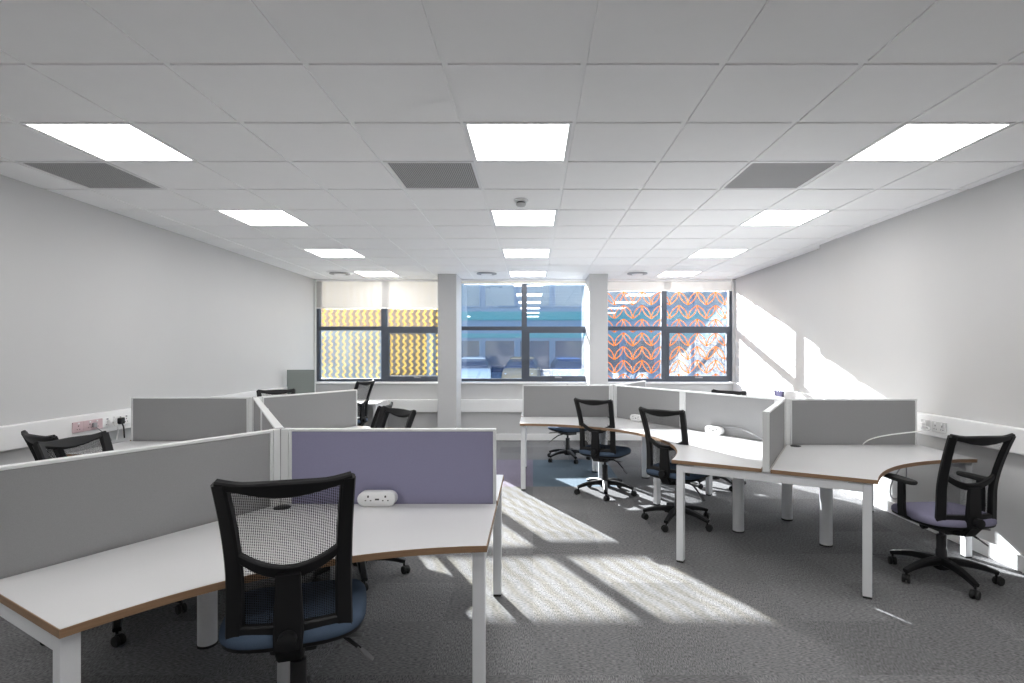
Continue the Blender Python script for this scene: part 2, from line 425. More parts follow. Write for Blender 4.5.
# ------------------------------------------------------------------ ceiling fittings
ROWN = {1: 'nearest row', 4: 'second row from the front', 7: 'third row from the front', 10: 'last row, by the windows', -2: 'row above the viewer', -5: 'row behind the viewer'}
COLN = {-5: 'left', -1: 'middle', 3: 'right'}
proto = None
for k in LROWS:
    for n in LCOLS:
        loc = (GX0 + T * n + T / 2, GY0 + T * k + T / 2, CEIL)
        if proto is None:
            r = empty('ceiling_light'); h = T / 2 - .004
            MB().ring([(-h, -h), (h, -h), (h, h), (-h, h)], [(-h + .018, -h + .018), (h - .018, -h + .018), (h - .018, h - .018), (-h + .018, h - .018)], -.001, .02).build('light_frame', WHITE_PLASTIC, r, smooth=False)
            g = h - .016
            MB().box(-g, g, -g, g, .003, .012).build('diffuser', PANEL_LIGHT, r, smooth=False)
            proto = r
        else: r = copy_tree(proto)
        r.location = loc
        tag(r, 'lit square white ceiling panel, %s column, %s' % (COLN[n], ROWN[k]), 'ceiling light', 'square light panels in the ceiling')
proto = None
for n, nm in ((-6, 'left of the three, near the left wall'), (-2, 'middle of the three, beside the central light'), (2, 'right of the three, near the right light')):
    if proto is None:
        r = empty('ceiling_vent'); h = T / 2 - .004
        MB().ring([(-h, -h), (h, -h), (h, h), (-h, h)], [(-h + .02, -h + .02), (h - .02, -h + .02), (h - .02, h - .02), (-h + .02, h - .02)], -.001, .02).build('vent_frame', WHITE_PLASTIC, r, smooth=False)
        g = h - .018; MB().box(-g, g, -g, g, .003, .012).build('perforated_plate', PERF, r, smooth=False)
        proto = r
    else: r = copy_tree(proto)
    r.location = (GX0 + T * n + T / 2, GY0 + T * 2 + T / 2, CEIL)
    tag(r, 'perforated grey air grille in the ceiling, ' + nm, 'ceiling vent', 'perforated grilles in the ceiling')
# smoke detector
r = tag(empty('smoke_detector', (-.098, 4.42, CEIL)), 'small round white smoke detector hanging from the ceiling', 'smoke detector')
MB().lathe([(.060, 0), (.060, -.012), (.052, -.018)], 24).build('detector_base', WHITE_PLASTIC, r)
MB().lathe([(.030, -.018), (.036, -.024), (.036, -.030)], 24).build('smoke_inlet', SLOT, r)
MB().lathe([(.040, -.030), (.040, -.042), (.030, -.052), (.012, -.055)], 24).build('detector_cap', mat('detector_grey', (.5, .5, .5), .4), r)
# round diffusers
proto = None
for x, nm in ((-3.0, 'above the left window'), (-.72, 'above the middle window'), (1.62, 'above the right window')):
    if proto is None:
        r = empty('round_air_diffuser')
        MB().lathe([(.19, 0), (.20, -.004), (.19, -.012), (.165, -.016)], 32).build('outer_ring', TBAR, r)
        MB().lathe([(.155, -.010), (.155, -.030), (.10, -.036), (.10, -.012)], 32).build('middle_cone', GREYTIP, r)
        MB().lathe([(.085, -.012), (.085, -.040), (.03, -.046)], 32).build('centre_disc', TBAR, r)
        proto = r
    else: r = copy_tree(proto)
    r.location = (x, 8.42, CEIL)
    tag(r, 'round ceiling air diffuser ' + nm, 'air diffuser', 'round diffusers by the windows')

# ------------------------------------------------------------------ desks
L_, D_, TOP, TH = 1.11, .62, .725, .025
S1, S2 = 'left desk cluster', 'right desk cluster'
def vec(a): return Vector((math.cos(R(a)), math.sin(R(a))))
def desk_poly(inset=0.0):
    """local: arms at 0 and 120 degrees, bisector 60."""
    a, bdir = vec(0), vec(120); na, nb_ = vec(90), vec(30)      # inward normals of the two arms
    g = .028 + inset; Le = L_ - .004 - inset; d = D_ - inset
    def cross(g_): return vec(60) * (g_ / math.sin(R(60)))
    K0 = cross(g)
    A1 = a * Le + na * g; A2 = a * Le + na * d
    B1 = bdir * Le + nb_ * g; B2 = bdir * Le + nb_ * d
    K = cross(d); mid = (A2 + B2) / 2; K = K + (mid - K) * .12
    pts = [K0, A1]
    N = 26
    for i in range(N + 1):
        t = i / N; pts.append(A2 * (1 - t) ** 2 + K * 2 * t * (1 - t) + B2 * t * t)
    pts += [B1]
    return [(p.x, p.y) for p in pts]
desk_proto = [None]
def desk(P, a0, label, group):
    if desk_proto[0] is None:
        r = empty('corner_desk')
        po, pi_ = desk_poly(0), desk_poly(.0025)
        MB().prism(pi_, TOP - TH, TOP).build('desktop', MELAMINE, r, smooth=False)
        MB().ring(po, pi_, TOP - TH - .0005, TOP - .0008).build('edge_band', OAK, r, ang=30)
        p = vec(60) * .37
        MB().lathe([(.045, .012), (.045, TOP - TH)], 28, (p.x, p.y, 0)).build('leg', WHITE_METAL, r)
        MB().lathe([(.047, 0), (.047, .012)], 28, (p.x, p.y, 0)).build('foot', RUBBER, r)
        p = vec(60) * .115
        pc = MB().lathe([(.040, TOP), (.040, TOP + .003), (.036, TOP + .005), (.0, TOP + .005)], 24, (p.x, p.y, 0)).build('cable_port', BLACK, r)
        for s_, an in ((0, 0), (1, 120)):                                        # under-desk rails along both arms
            q0 = vec(60) * .30; q1 = vec(an) * (L_ - .10) + vec(90 if s_ == 0 else 30) * .30
            MB().sweep([(q0.x, q0.y, .682), (q1.x, q1.y, .682)], .05, .034, (0, 0, 1)).build('rail', WHITE_METAL, r)
        desk_proto[0] = r
    else: r = copy_tree(desk_proto[0])
    r.location = (P[0], P[1], 0); r.rotation_euler = (0, 0, R(a0))
    tag(r, label, 'desk', group)
    return r
def frame_end(P, ang, label, group, half=.565, back=.04):
    """goal-post frame under the end of an arm: two square legs and a rail."""
    e = vec(ang) * (L_ - back)
    r = empty('desk_leg_frame', (P[0] + e.x, P[1] + e.y, 0), R(ang))
    for s in (1, -1):
        lg = MB().box(-.025, .025, s * half - .025, s * half + .025, .012, .690).build('leg', WHITE_METAL, r, bevel=.004, smooth=False)
        MB().box(-.023, .023, s * half - .023, s * half + .023, 0, .012).build('foot', RUBBER, lg, smooth=False)
    MB().box(-.025, .025, -half + .025, half - .025, .640, .690).build('crossbar', WHITE_METAL, r, bevel=.004, smooth=False)
    MB().box(-.02, .02, -half + .1, half - .1, .690, .6995).build('packing_strip', WHITE_METAL, r, smooth=False)
    tag(r, label, 'leg frame', group)
    return r
SB, ST = .704, 1.10
def screen(P, ang, l0, l1, label, group, fab=None):
    r = empty('privacy_screen', (P[0], P[1], SB), R(ang)); h = ST - SB
    MB().box(l0 + .014, l1 - .014, -.018, .018, .012, h - .012).build('fabric_panel', fab or FABRIC, r, bevel=.003, smooth=False)
    f = MB().box(l0, l1, -.021, .021, h - .012, h).box(l0, l1, -.021, .021, 0, .012)
    f.box(l0, l0 + .014, -.021, .021, .012, h - .012).box(l1 - .014, l1, -.021, .021, .012, h - .012)
    f.build('screen_frame', ALU, r, bevel=.002, smooth=False)
    for x in (l0 + .25, l1 - .25):
        MB().box(x - .03, x + .03, -.012, .012, -.032, 0).build('clamp', GREYTIP, r, smooth=False)
    tag(r, label, 'privacy screen', group); return r
def post(P, rot, label, group):
    r = empty('screen_post', (P[0], P[1], SB), R(rot)); h = ST - SB
    b = MB()
    for k in range(3):
        a = R(120 * k); c, s_ = math.cos(a), math.sin(a)
        b.box(.012, .05, -.022, .022, -.028, h + .001, a)
    b.build('three_way_post', ALU, r, bevel=.003, smooth=False)
    MB().lathe([(.027, -.03), (.027, h + .002)], 18).build('post_core', GREYTIP, r)
    tag(r, label, 'screen post', group); return r
def midpost(P, ang, label, group):
    e = vec(ang) * L_
    r = empty('screen_post', (P[0] + e.x, P[1] + e.y, SB), R(ang)); h = ST - SB
    MB().box(-.026, .026, -.024, .024, 0, h + .001).build('straight_post', ALU, r, bevel=.003, smooth=False)
    MB().box(-.02, .02, -.012, .012, -.004, 0).build('clamp', GREYTIP, r, smooth=False)
    tag(r, label, 'screen post', group)

P1 = Vector((-1.288, 2.76)); P2 = P1 + vec(120) * (2 * L_)
Q1 = Vector((2.075, 4.50)); Q2 = Q1 + vec(120) * (2 * L_)
for (A, B, tagname) in ((P1, P2, S1), (Q1, Q2, S2)):
    lf = A is P1
    g = 'corner desks of the ' + tagname
    if lf:
        n = ['white oak-edged corner desk in the foreground with the tall chair', 'white corner desk behind the lilac screen, facing the aisle', 'white corner desk on the far side of the long grey screen at left',
             'white corner desk below the red sockets on the left wall', 'white corner desk behind the left cluster, aisle side, near the windows', 'white corner desk at the back of the left cluster facing the windows']
    else:
        n = ['white oak-edged corner desk beside the right wall, with the armrest chair', 'white corner desk behind the right cluster next to the right wall', 'sunlit white corner desk facing the aisle, white socket bar on it',
             'white corner desk at the far aisle end, front side, near the middle window', 'white corner desk behind the right cluster, far side', 'white corner desk at the far end of the right cluster facing the windows']
    desk(A, 240, n[0], g); desk(A, 0, n[1], g); desk(A, 120, n[2], g)
    desk(B, 180, n[3], g); desk(B, -60, n[4], g); desk(B, 60, n[5], g)
    g = 'leg frames of the ' + tagname; w_ = 'left' if lf else 'right'
    if lf:
        n = ['white square-leg frame under the lower left corner of the foreground desk', 'white square-leg frame under the aisle end of the lilac screen', 'white square-leg frame beside the left wall, under the far grey screen', 'white square-leg frame under the far aisle end of the left cluster', 'white inset leg frame in the middle of the left cluster']
    else:
        n = ['white square-leg frame at the near end of the right cluster', 'white square-leg frame beside the right wall under the right cluster', 'white square-leg frame at the far aisle end, left of the small mesh chair', 'white square-leg frame at the window end of the right cluster', 'white inset leg frame in the middle of the right cluster']
    frame_end(A, 240, n[0], g); frame_end(A, 0, n[1], g); frame_end(B, 180, n[2], g); frame_end(B, 60, n[3], g)
    frame_end(A, 120, n[4], g, half=.36, back=0)
    g = 'privacy screens of the ' + tagname
    if lf:
        n = ['long dark grey screen running off the left edge above the foreground desk', 'lilac grey screen across the foreground desk with the white socket bar in front', 'grey screen seen nearly edge-on behind the foreground post', 'second grey screen seen nearly edge-on, farther from the lilac screen',
             'dark grey screen next to the left wall, beside the black plug', 'pale grey screen running towards the windows, left of the aisle']
    else:
        n = ['narrow grey screen seen almost edge-on at the near end of the right cluster', 'dark grey screen beside the right wall with a white cable across it', 'pale grey screen behind the white socket bar with the cable', 'grey screen between the two white posts of the right cluster',
             'grey screen at the aisle end behind the small mesh chair', 'screen at the window end of the right cluster, just its top showing']
    i0, i1 = .053, L_
    screen(A, 240, i0, i1, n[0], g); screen(A, 0, i0, i1 - .01, n[1], g, FABRIC_LILAC if lf else None)
    screen(A, 120, i0, i1 - .028, n[2], g); screen(B, 300, i0, i1 - .028, n[3], g)
    screen(B, 180, i0, i1 - (.05 if lf else .02), n[4], g); screen(B, 60, i0, i1, n[5], g)
    g = 'white screen posts of the ' + tagname
    post(A, 0, 'white three-way post joining the lilac screen to its neighbours' if lf else 'white three-way post at the corner near the right wall', g)
    post(B, 60, 'white three-way post joining the far screens of the left cluster' if lf else 'white three-way post near the right column, far end of the right cluster', g)
    midpost(A, 120, 'white straight post between two edge-on grey screens of the left cluster' if lf else 'white straight post in the middle of the right cluster, behind the tilted chair', g)

# straight desk with monitor in the back left corner
r = tag(empty('straight_desk', (-2.98, 8.36, 0)), 'plain white straight desk under the zigzag film window, back left corner', 'desk')
MB().box(-.65, .65, -.34, .34, TOP - TH, TOP).build('desktop', MELAMINE, r, bevel=.002, smooth=False)
for x in (-.63, .63):
    MB().box(x - .02, x + .02, -.32, .32, 0, TOP - TH).build('side_panel', MELAMINE, r, smooth=False)
MB().box(-.61, .61, .20, .22, .30, TOP - TH).build('modesty_panel', MELAMINE, r, smooth=False)
r = tag(empty('monitor', (-3.47, 8.10, TOP)), 'grey monitor with a greenish sheen on the desk in the back left corner', 'monitor')
MB().box(-.205, .205, -.012, .02, .10, .50).build('screen_housing', MONGREY, r, bevel=.006, smooth=False)
MB().box(-.192, .192, -.0135, -.0118, .113, .487).build('display', DARKSCREEN, r, smooth=False)
MB().sweep([(0, .03, .012), (0, .03, .25)], .06, .02, (0, 1, 0)).build('stand', BLACK, r)
MB().lathe([(.11, 0), (.11, .008), (.06, .013)], 28).build('stand_base', BLACK, r)

# ------------------------------------------------------------------ chairs
BT = .56
def BS(u, v, dy=0):
    w = .372 + .045 * v - .02 * math.sin(PI * v)
    q = max(0, v - .36); y = -.212 - .012 * v - .19 * q ** 1.45 + .032 * u * u * (1 - .2 * v)
    z = .445 + BT * v + .018 * u * u * v
    return Vector((u * w / 2, y + dy, z))
def BN(u, v):
    e = 1e-3
    return (BS(u + e, v) - BS(u - e, v)).cross(BS(u, v + e) - BS(u, v - e)).normalized()
def superpoly(a, b_, n=40, e=3.4):
    out = []
    for i in range(n):
        t = 2 * PI * i / n; c, s_ = math.cos(t), math.sin(t)
        out.append((a * math.copysign(abs(c) ** (2 / e), c), b_ * math.copysign(abs(s_) ** (2 / e), s_)))
    return out
def layered(b, layers, n=40):
    """layers: (scale_a, scale_b, z function(x,y))"""
    vs, fs = [], []
    for a, bb, zf in layers:
        for x, y in superpoly(a, bb, n): vs.append((x, y, zf(x, y)))
    m = len(layers)
    for k in range(m - 1):
        for i in range(n):
            j = (i + 1) % n; fs.append((k * n + i, k * n + j, (k + 1) * n + j, (k + 1) * n + i))
    fs.append(tuple(range(n - 1, -1, -1)))
    c = len(vs); a, bb, zf = layers[-1]; vs.append((0, 0, zf(0, 0)))
    for i in range(n): fs.append(((m - 1) * n + i, (m - 1) * n + (i + 1) % n, c))
    b.add(vs, fs)
UPPER = set()
def make_chair():
    r = empty('office_chair'); up = []
    # back frame
    f = MB(); N = 14
    for sgn in (-1, 1):
        vs_ = [.975 * i / N for i in range(N + 1)]
        f.sweep([BS(sgn * .93, v) for v in vs_], [.046 + .012 * (1 - v) for v in vs_], .032, [BN(sgn * .93, v) for v in vs_])
    us = [-1 + 2 * i / 16 for i in range(17)]
    f.sweep([BS(u * .985, .968 - .010 * math.cos(u * PI / 2)) for u in us], [.034 + .026 * max(0, math.cos(u * PI * .75)) for u in us], .026, [BN(u, .97) for u in us])
    f.sweep([BS(u, .045) for u in us], .068, .030, [BN(u, .04) for u in us])
    frame = f.build('back_frame', BLACK, r, ang=40); up.append(frame)
    a = MB(); a.sweep([BS(u * .93, .545 - .125 * (1 - u * u)) for u in us], [.026 + .018 * (1 - u * u) for u in us], .024, [BN(u, .45) for u in us])
    up.append(a.build('lumbar_bar', BLACK, r, ang=40))
    # mesh
    m = MB(); nu, nv = 16, 18; vs, fs = [], []
    for j in range(nv + 1):
        for i in range(nu + 1): vs.append(BS(-.93 + 1.86 * i / nu, .03 + .94 * j / nv, .004))
    for j in range(nv):
        for i in range(nu):
            q = j * (nu + 1) + i; fs.append((q, q + 1, q + nu + 2, q + nu + 1))
    m.add(vs, fs); up.append(m.build('back_mesh', MESHF, r, ang=80))
    # spine from the mechanism up the back
    s_ = MB(); pts = [(0, -.02, .375), (0, -.12, .368), (0, -.20, .385), (0, -.245, .44)] + [BS(0, v, -.022) for v in (.06, .15, .25, .34, .42)]
    s_.sweep(pts, [.07, .08, .085, .09, .094, .092, .086, .08, .078], [.03, .03, .035, .035, .035, .03, .026, .024, .022], [Vector((0, .15, 1)), Vector((0, .1, 1)), Vector((0, .4, .9)), Vector((0, .8, .5))] + [Vector((0, 1, .15))] * 5)
    up.append(s_.build('spine', BLACK, r, ang=40))
    # seat
    c = MB()
    dip = lambda x, y: -.012 * math.exp(-((x / .15) ** 2 + (y / .15) ** 2)) - .03 * max(0, (y - .12) / .12) ** 2
    layered(c, [(.236, .228, lambda x, y: .428 + dip(x, y) * .6), (.246, .238, lambda x, y: .442 + dip(x, y) * .8), (.244, .236, lambda x, y: .466 + dip(x, y)), (.228, .22, lambda x, y: .482 + dip(x, y)), (.18, .175, lambda x, y: .489 + dip(x, y)), (.09, .09, lambda x, y: .49 + dip(x, y))])
    seat = c.build('seat', SEATF, r, ang=70); up.append(seat)
    c = MB(); layered(c, [(.14, .14, lambda x, y: .402), (.21, .205, lambda x, y: .408 + dip(x, y) * .4), (.241, .233, lambda x, y: .424 + dip(x, y) * .6), (.243, .235, lambda x, y: .436 + dip(x, y) * .7)])
    up.append(c.build('seat_shell', BLACK, r, ang=60))
    k = MB().box(-.08, .08, -.13, .11, .352, .402); up.append(k.build('tilt_mechanism', BLACKMET, r, bevel=.012, smooth=False))
    # levers
    lv = MB().tube([(.075, .02, .366), (.15, -.01, .345), (.225, -.04, .290)], [.008, .008, .007])
    lo = lv.build('lever', BLACK, r); up.append(lo)
    MB().sweep([(.215, -.036, .298), (.245, -.050, .272), (.27, -.062, .252)], [.014, .026, .02], .009, (0, 0, 1)).build('lever_paddle', PADDLE, lo)
    lv = MB().tube([(.075, -.08, .378), (.14, -.09, .380), (.17, -.095, .378)], .007)
    lo = lv.build('lever', BLACK, r); up.append(lo)
    MB().sweep([(.16, -.093, .379), (.20, -.10, .378), (.235, -.106, .374)], [.016, .03, .024], .010, (0, 0, 1)).build('lever_paddle', PADDLE, lo)
    kn = MB().lathe([(.022, 0), (.026, .006), (.026, .03), (.018, .036)], 16, (-.08, .03, .37), Matrix.Rotation(-PI / 2, 4, 'Y')); up.append(kn.build('tension_knob', BLACK, r))
    kn = MB().lathe([(.018, -.02), (.03, -.016), (.03, .016), (.018, .02)], 16, (0, -.272, .47), Matrix.Rotation(PI / 2, 4, 'X')); up.append(kn.build('height_knob', BLACK, r))
    # gas lift
    MB().lathe([(.033, .075), (.033, .20), (.029, .21), (.029, .30), (.014, .305), (.014, .36)], 20).build('gas_lift', BLACKMET, r)
    MB().lathe([(.045, .07), (.052, .085), (.052, .125), (.040, .14)], 24).build('base_hub', BLACK, r)
    for i in range(5):
        lg = MB(); n = 9
        pts = [(.035 + .265 * t / (n - 1), 0, (.118 + .008 * math.sin(PI * t / (n - 1))) - .038 * (t / (n - 1)) ** 1.6) for t in range(n)]
        lg.sweep(pts, [.058 - .020 * t / (n - 1) for t in range(n)], [.050 - .024 * t / (n - 1) for t in range(n)], (0, 0, 1))
        lo = lg.build('base_leg', BLACK, r, ang=40); lo.rotation_euler = (0, 0, R(72 * i))
        cs = MB(); RX = Matrix.Rotation(PI / 2, 4, 'X')
        sw = R(37 + 90 * i)
        Mx = Matrix.Rotation(sw, 4, 'Z') @ RX
        off = Matrix.Rotation(sw, 4, 'Z') @ Vector((.012, 0, 0))
        for sg in (1, -1):
            cs.lathe([(.014, -.009), (.024, -.009), (.027, -.005), (.027, .005), (.024, .009), (.014, .009)], 18, Vector((.296, 0, .027)) + off + Matrix.Rotation(sw, 4, 'Z') @ Vector((0, .014 * sg, 0)), Mx)
        ca = cs.build('caster', RUBBER, lo)
        hd = MB().lathe([(.007, .05), (.007, .09)], 10, (.292, 0, 0))
        hood = [(math.cos(R(a)) * .031, math.sin(R(a)) * .031) for a in range(0, 181, 15)]
        hv = [Matrix.Rotation(sw, 4, 'Z') @ Vector((x, yy, z)) + Vector((.296, 0, .027)) + off for yy in (-.006, .006) for x, z in hood]
        m_ = len(hood); hd.add(hv, [tuple(range(m_ - 1, -1, -1)), tuple(range(m_, 2 * m_))] + [(q, (q + 1) % m_, m_ + (q + 1) % m_, m_ + q) for q in range(m_)])
        hd.build('caster_hood', BLACK, lo)
    return r, [o_.name.split('.')[0] for o_ in up]
CH, UPNAMES = make_chair(); first = [True]
def chair(x, y, face, label, lift=0.0, base=0.0, arms=False, seatmat=None):
    if first[0]: r = CH; first[0] = False; 
    else: r = copy_tree(CH)
    return_ = r
    r.location = (x, y, 0); r.rotation_euler = (0, 0, R(face - 90))
    pend.append((r, lift, base, arms, seatmat))
    tag(r, label, 'chair', 'black mesh-back office chairs')
    return r
pend = []
chair(-.885, 2.045, 106, 'tall black mesh office chair in the foreground, seen from behind at the nearest desk', .068, 20)
chair(-1.16, 3.63, 225, 'black mesh chair behind the lilac screen, its mesh top showing beside the aisle', .075, 14)
chair(-1.63, 4.92, 180, 'black mesh chair seen side-on, left of the chair behind the lilac screen', 0, 10)
chair(-2.28, 3.0, -6, 'black mesh chair behind the long grey screen at the left, under the red sockets', .0, 40)
chair(-2.93, 3.62, 62, 'partly hidden black chair next to the left wall trunking', -.03, 0)
chair(-2.97, 6.33, 300, 'black chair whose top edge alone rises above the far left screens', .02, 0)
chair(-2.60, 7.60, 164, 'narrow-looking black mesh chair at the desk under the zigzag film window', .075, 30)
chair(.76, 5.72, 58, 'small black mesh chair at the aisle end of the right cluster', .0, 8)
chair(1.27, 4.74, 47, 'black mesh chair tilted away, at the sunlit desk with the socket bar', .0, 63)
chair(.48, 7.5, 300, 'chair behind the far aisle desk, only its seat and base seen below', .0, 5)
chair(2.05, 6.08, 222, 'chair behind the right cluster, top edge just above the pale screen', .03, 12)
ch8 = chair(2.69, 3.57, 95, 'black mesh office chair with armrests by the right wall', -.025, 46, True, SEATLILAC)
for r, lift, base, arms, sm in pend:
    for c in r.children:
        nm = c.name.split('.')[0]
        if nm in UPNAMES: c.location.z += lift
        if nm == 'gas_lift' and lift: c.scale.z = 1; c.location.z += lift * .5
        if nm == 'base_leg': c.rotation_euler.z += R(base)
        if nm == 'seat' and sm is not None: c.data = c.data.copy(); c.data.materials[0] = sm
    if arms:
        for s_ in (-1, 1):
            p = MB().sweep([(s_ * .12, -.0, .405), (s_ * .24, 0, .405), (s_ * .275, 0, .425), (s_ * .28, 0, .48), (s_ * .28, 0, .645)], [.07, .07, .065, .06, .055], .02, [Vector((0, 0, 1)), Vector((0, 0, 1)), Vector((-s_ * .7, 0, .7)), Vector((-s_, 0, 0)), Vector((-s_, 0, 0))])
            ar = p.build('armrest', BLACK, r, ang=40)
            pad = MB(); n = 24
            layered(pad, [(.036, .125, lambda x, y: 0), (.042, .132, lambda x, y: .012), (.038, .128, lambda x, y: .024), (.02, .09, lambda x, y: .028)], 24)
            pad.build('arm_pad', RUBBER, ar, loc=(s_ * .27, .03, .642))

# ------------------------------------------------------------------ socket bars, wall sockets, cables
def capsule_poly(w, h, n=10):
    out = []
    for sgn, a0 in ((1, -90), (-1, 90)):
        for i in range(n + 1):
            a = R(a0 + 180 * i / n); out.append((sgn * (w - h) + h * math.cos(a), h * math.sin(a)))
    return out
def powerbar(x, y, rot, label, w=.095):
    r = tag(empty('power_module', (x, y, TOP), R(rot)), label, 'socket bar', 'white socket bars on the desks')
    cap = capsule_poly(w, .036); n = len(cap); vs, fs = [], []
    for yy, sc in ((-.026, .90), (-.022, 1.0), (.022, 1.0), (.026, .9)):
        for px, pz in cap: vs.append((px * (1 - (1 - sc) * .4), yy, .0375 + pz * sc))
    for k in range(3):
        for i in range(n):
            j = (i + 1) % n; fs.append((k * n + i, k * n + j, (k + 1) * n + j, (k + 1) * n + i))
    fs += [tuple(range(n)), tuple(3 * n + i for i in range(n - 1, -1, -1))]
    MB().add(vs, fs).build('housing', WHITE_PLASTIC, r, ang=50)
    MB().box(-.06, .06, -.02, .02, 0, .004).build('foot', GREYTIP, r, smooth=False)
    for sx in (-.04, .045):
        s_ = MB().box(sx - .004, sx + .004, -.0275, -.0255, .047, .057)
        s_.box(sx - .016, sx - .009, -.0275, -.0255, .030, .035).box(sx + .009, sx + .016, -.0275, -.0255, .030, .035)
        s_.build('socket_slots', SLOT, r, smooth=False)
    MB().box(-.006, .014, -.0275, -.0255, .034, .042).build('usb_port', SLOT, r, smooth=False)
    return r
pf = vec(0) * .49
powerbar(P1.x + .515, P1.y - .062, 0, 'white rounded socket bar on the foreground desk below the lilac screen')
q = Q1 + vec(120) * .66 + vec(210) * .065
powerbar(q.x, q.y, -60, 'white socket bar with a cable on the sunlit desk of the right cluster')
q = Q2 + vec(300) * .48 + vec(210) * .065
powerbar(q.x, q.y, -60, 'white socket bar on the far aisle desk beside the tilted chair')
def socket(x, y, z, side, w, m, label, plug=None):
    """side +1: on the left wall, facing +X; -1: on the right wall, facing -X."""
    r = tag(empty('wall_socket', (x, y, z), 0 if side > 0 else PI), label, 'wall socket', 'sockets on the wall trunking')
    MB().box(0, .012, -w / 2, w / 2, -.043, .043).build('face_plate', m, r, bevel=.004, smooth=False)
    n = 2 if w > .12 else 1
    for i in range(n):
        yc = (i - (n - 1) / 2) * .072
        s_ = MB().box(.011, .0132, yc - .004, yc + .004, .004, .014).box(.011, .0132, yc - .016, yc - .008, -.02, -.014).box(.011, .0132, yc + .008, yc + .016, -.02, -.014)
        s_.build('socket_slots', SLOT, r, smooth=False)
        sw = MB().box(.011, .016, yc - .008, yc + .008, .024, .036); sw.build('switch', WHITE_PLASTIC if m is not WHITE_PLASTIC else GREYTIP, r, bevel=.001, smooth=False)
    return r
xs = XL + .055; zs = .885
def ywall(px, x): return x * FOC / (px - 533)
socket(xs, ywall(77, xs), zs, 1, .10, REDS, 'pinkish square socket farthest left on the wall trunking')
socket(xs, ywall(92, xs), zs, 1, .20, REDS, 'red double socket in the middle of the left trunking')
socket(xs, ywall(106, xs), zs, 1, .11, WHITE_PLASTIC, 'white socket with a pale plug, right of the red double socket')
sk = socket(xs, ywall(122, xs), zs, 1, .20, WHITE_PLASTIC, 'white double socket with the black plug on the left wall')
xr = XRN - .055
socket(xr, ywall(940, xr), zs, -1, .15, mat('pale_socket', (.6, .6, .6), .4), 'pale double socket on the right wall trunking above the desk')
socket(xr, ywall(926, xr), zs, -1, .09, mat('pale_socket', (.6, .6, .6), .4), 'pale single socket nearest the screen on the right wall')
xr2 = XRF - .055
socket(xr2, ywall(779.5, xr2), .925, -1, .26, LILACS, 'lilac socket plate on the sunlit right wall trunking')
# plugs with cables
yp = ywall(118, xs)
r = tag(empty('power_cable', (xs, yp, zs)), 'black plug and cable hanging from the white double socket on the left', 'cable')
MB().box(.012, .045, -.028, .028, -.03, .026).build('plug', BLACK, r, bevel=.008, smooth=False)
MB().tube(bez((.03, 0, -.02), (.06, 0, -.05), (.05, 0, -.1), (.05, .01, -.155)) , .006).build('cord', BLACK, r)
yp = ywall(107, xs)
r = tag(empty('power_cable', (xs, yp, zs)), 'pale plug and white cable beside the black plug on the left', 'cable')
MB().box(.012, .04, -.022, .022, -.022, .020).build('plug', WHITE_PLASTIC, r, bevel=.006, smooth=False)
MB().tube(bez((.03, 0, 0), (.10, .02, .01), (.07, .04, -.06), (.06, .03, -.155)), .005).build('cord', WHITE_PLASTIC, r)
yp = ywall(92, xs)
r = tag(empty('power_cable', (xs, yp, zs)), 'grey cable drooping below the red double socket', 'cable')
MB().box(.012, .032, -.02, .02, -.02, .018).build('plug', GREYTIP, r, bevel=.006, smooth=False)
MB().tube(bez((.025, 0, -.01), (.05, .02, -.05), (.05, .10, -.10), (.04, .16, -.155)), .004).build('cord', GREYTIP, r)
yp = ywall(926, xr)
q = Q1 + Vector((.62, -.07))
r = tag(empty('power_cable', (0, 0, 0)), 'white cable looping from the right wall socket across the dark grey screen', 'cable')
MB().box(xr - .045, xr - .012, yp - .022, yp + .022, zs - .022, zs + .022).build('plug', WHITE_PLASTIC, r, bevel=.006, smooth=False)
MB().tube(bez((xr - .04, yp, zs), (xr - .3, yp - .75, zs + .03), (q.x + .05, q.y - .02, .86), (q.x, q.y, TOP + .005), 24), .005).build('cord', WHITE_PLASTIC, r)
qa = Q1 + vec(120) * .60 + vec(210) * .05; qb = Q1 + vec(150) * .12
r = tag(MB().tube(bez((qa.x, qa.y, TOP + .07), (qa.x + .12, qa.y - .12, TOP + .11), (qb.x - .1, qb.y + .05, TOP + .06), (qb.x, qb.y, TOP + .008), 20), .0045).build('power_cable', GREYTIP),
        'thin grey cable from the socket bar along the pale screen on the sunlit desk', 'cable')
r = tag(MB().tube(bez((2.72, 3.95, TOP - TH - .004), (2.45, 4.0, .35), (2.9, 4.1, .22), (2.95, 4.3, TOP - TH - .004), 24), .0045).build('power_cable', GREYTIP),
        'thin cable hanging in a loop under the desk by the right wall', 'cable')
r = tag(empty('cable_tray', (Q1.x, Q1.y, 0)), 'small dark cable tray under the desk edge by the narrow screen', 'cable tray')
qt = vec(200) * .55
MB().box(-.11, .11, -.05, .05, .60, .66, R(-10), (qt.x, qt.y, 0)).build('tray_body', GREYTIP, r, bevel=.006, smooth=False)
MB().box(-.012, .012, -.05, .05, .66, .6995, R(-10), (qt.x, qt.y, 0)).build('tray_bracket', BLACK, r, smooth=False)

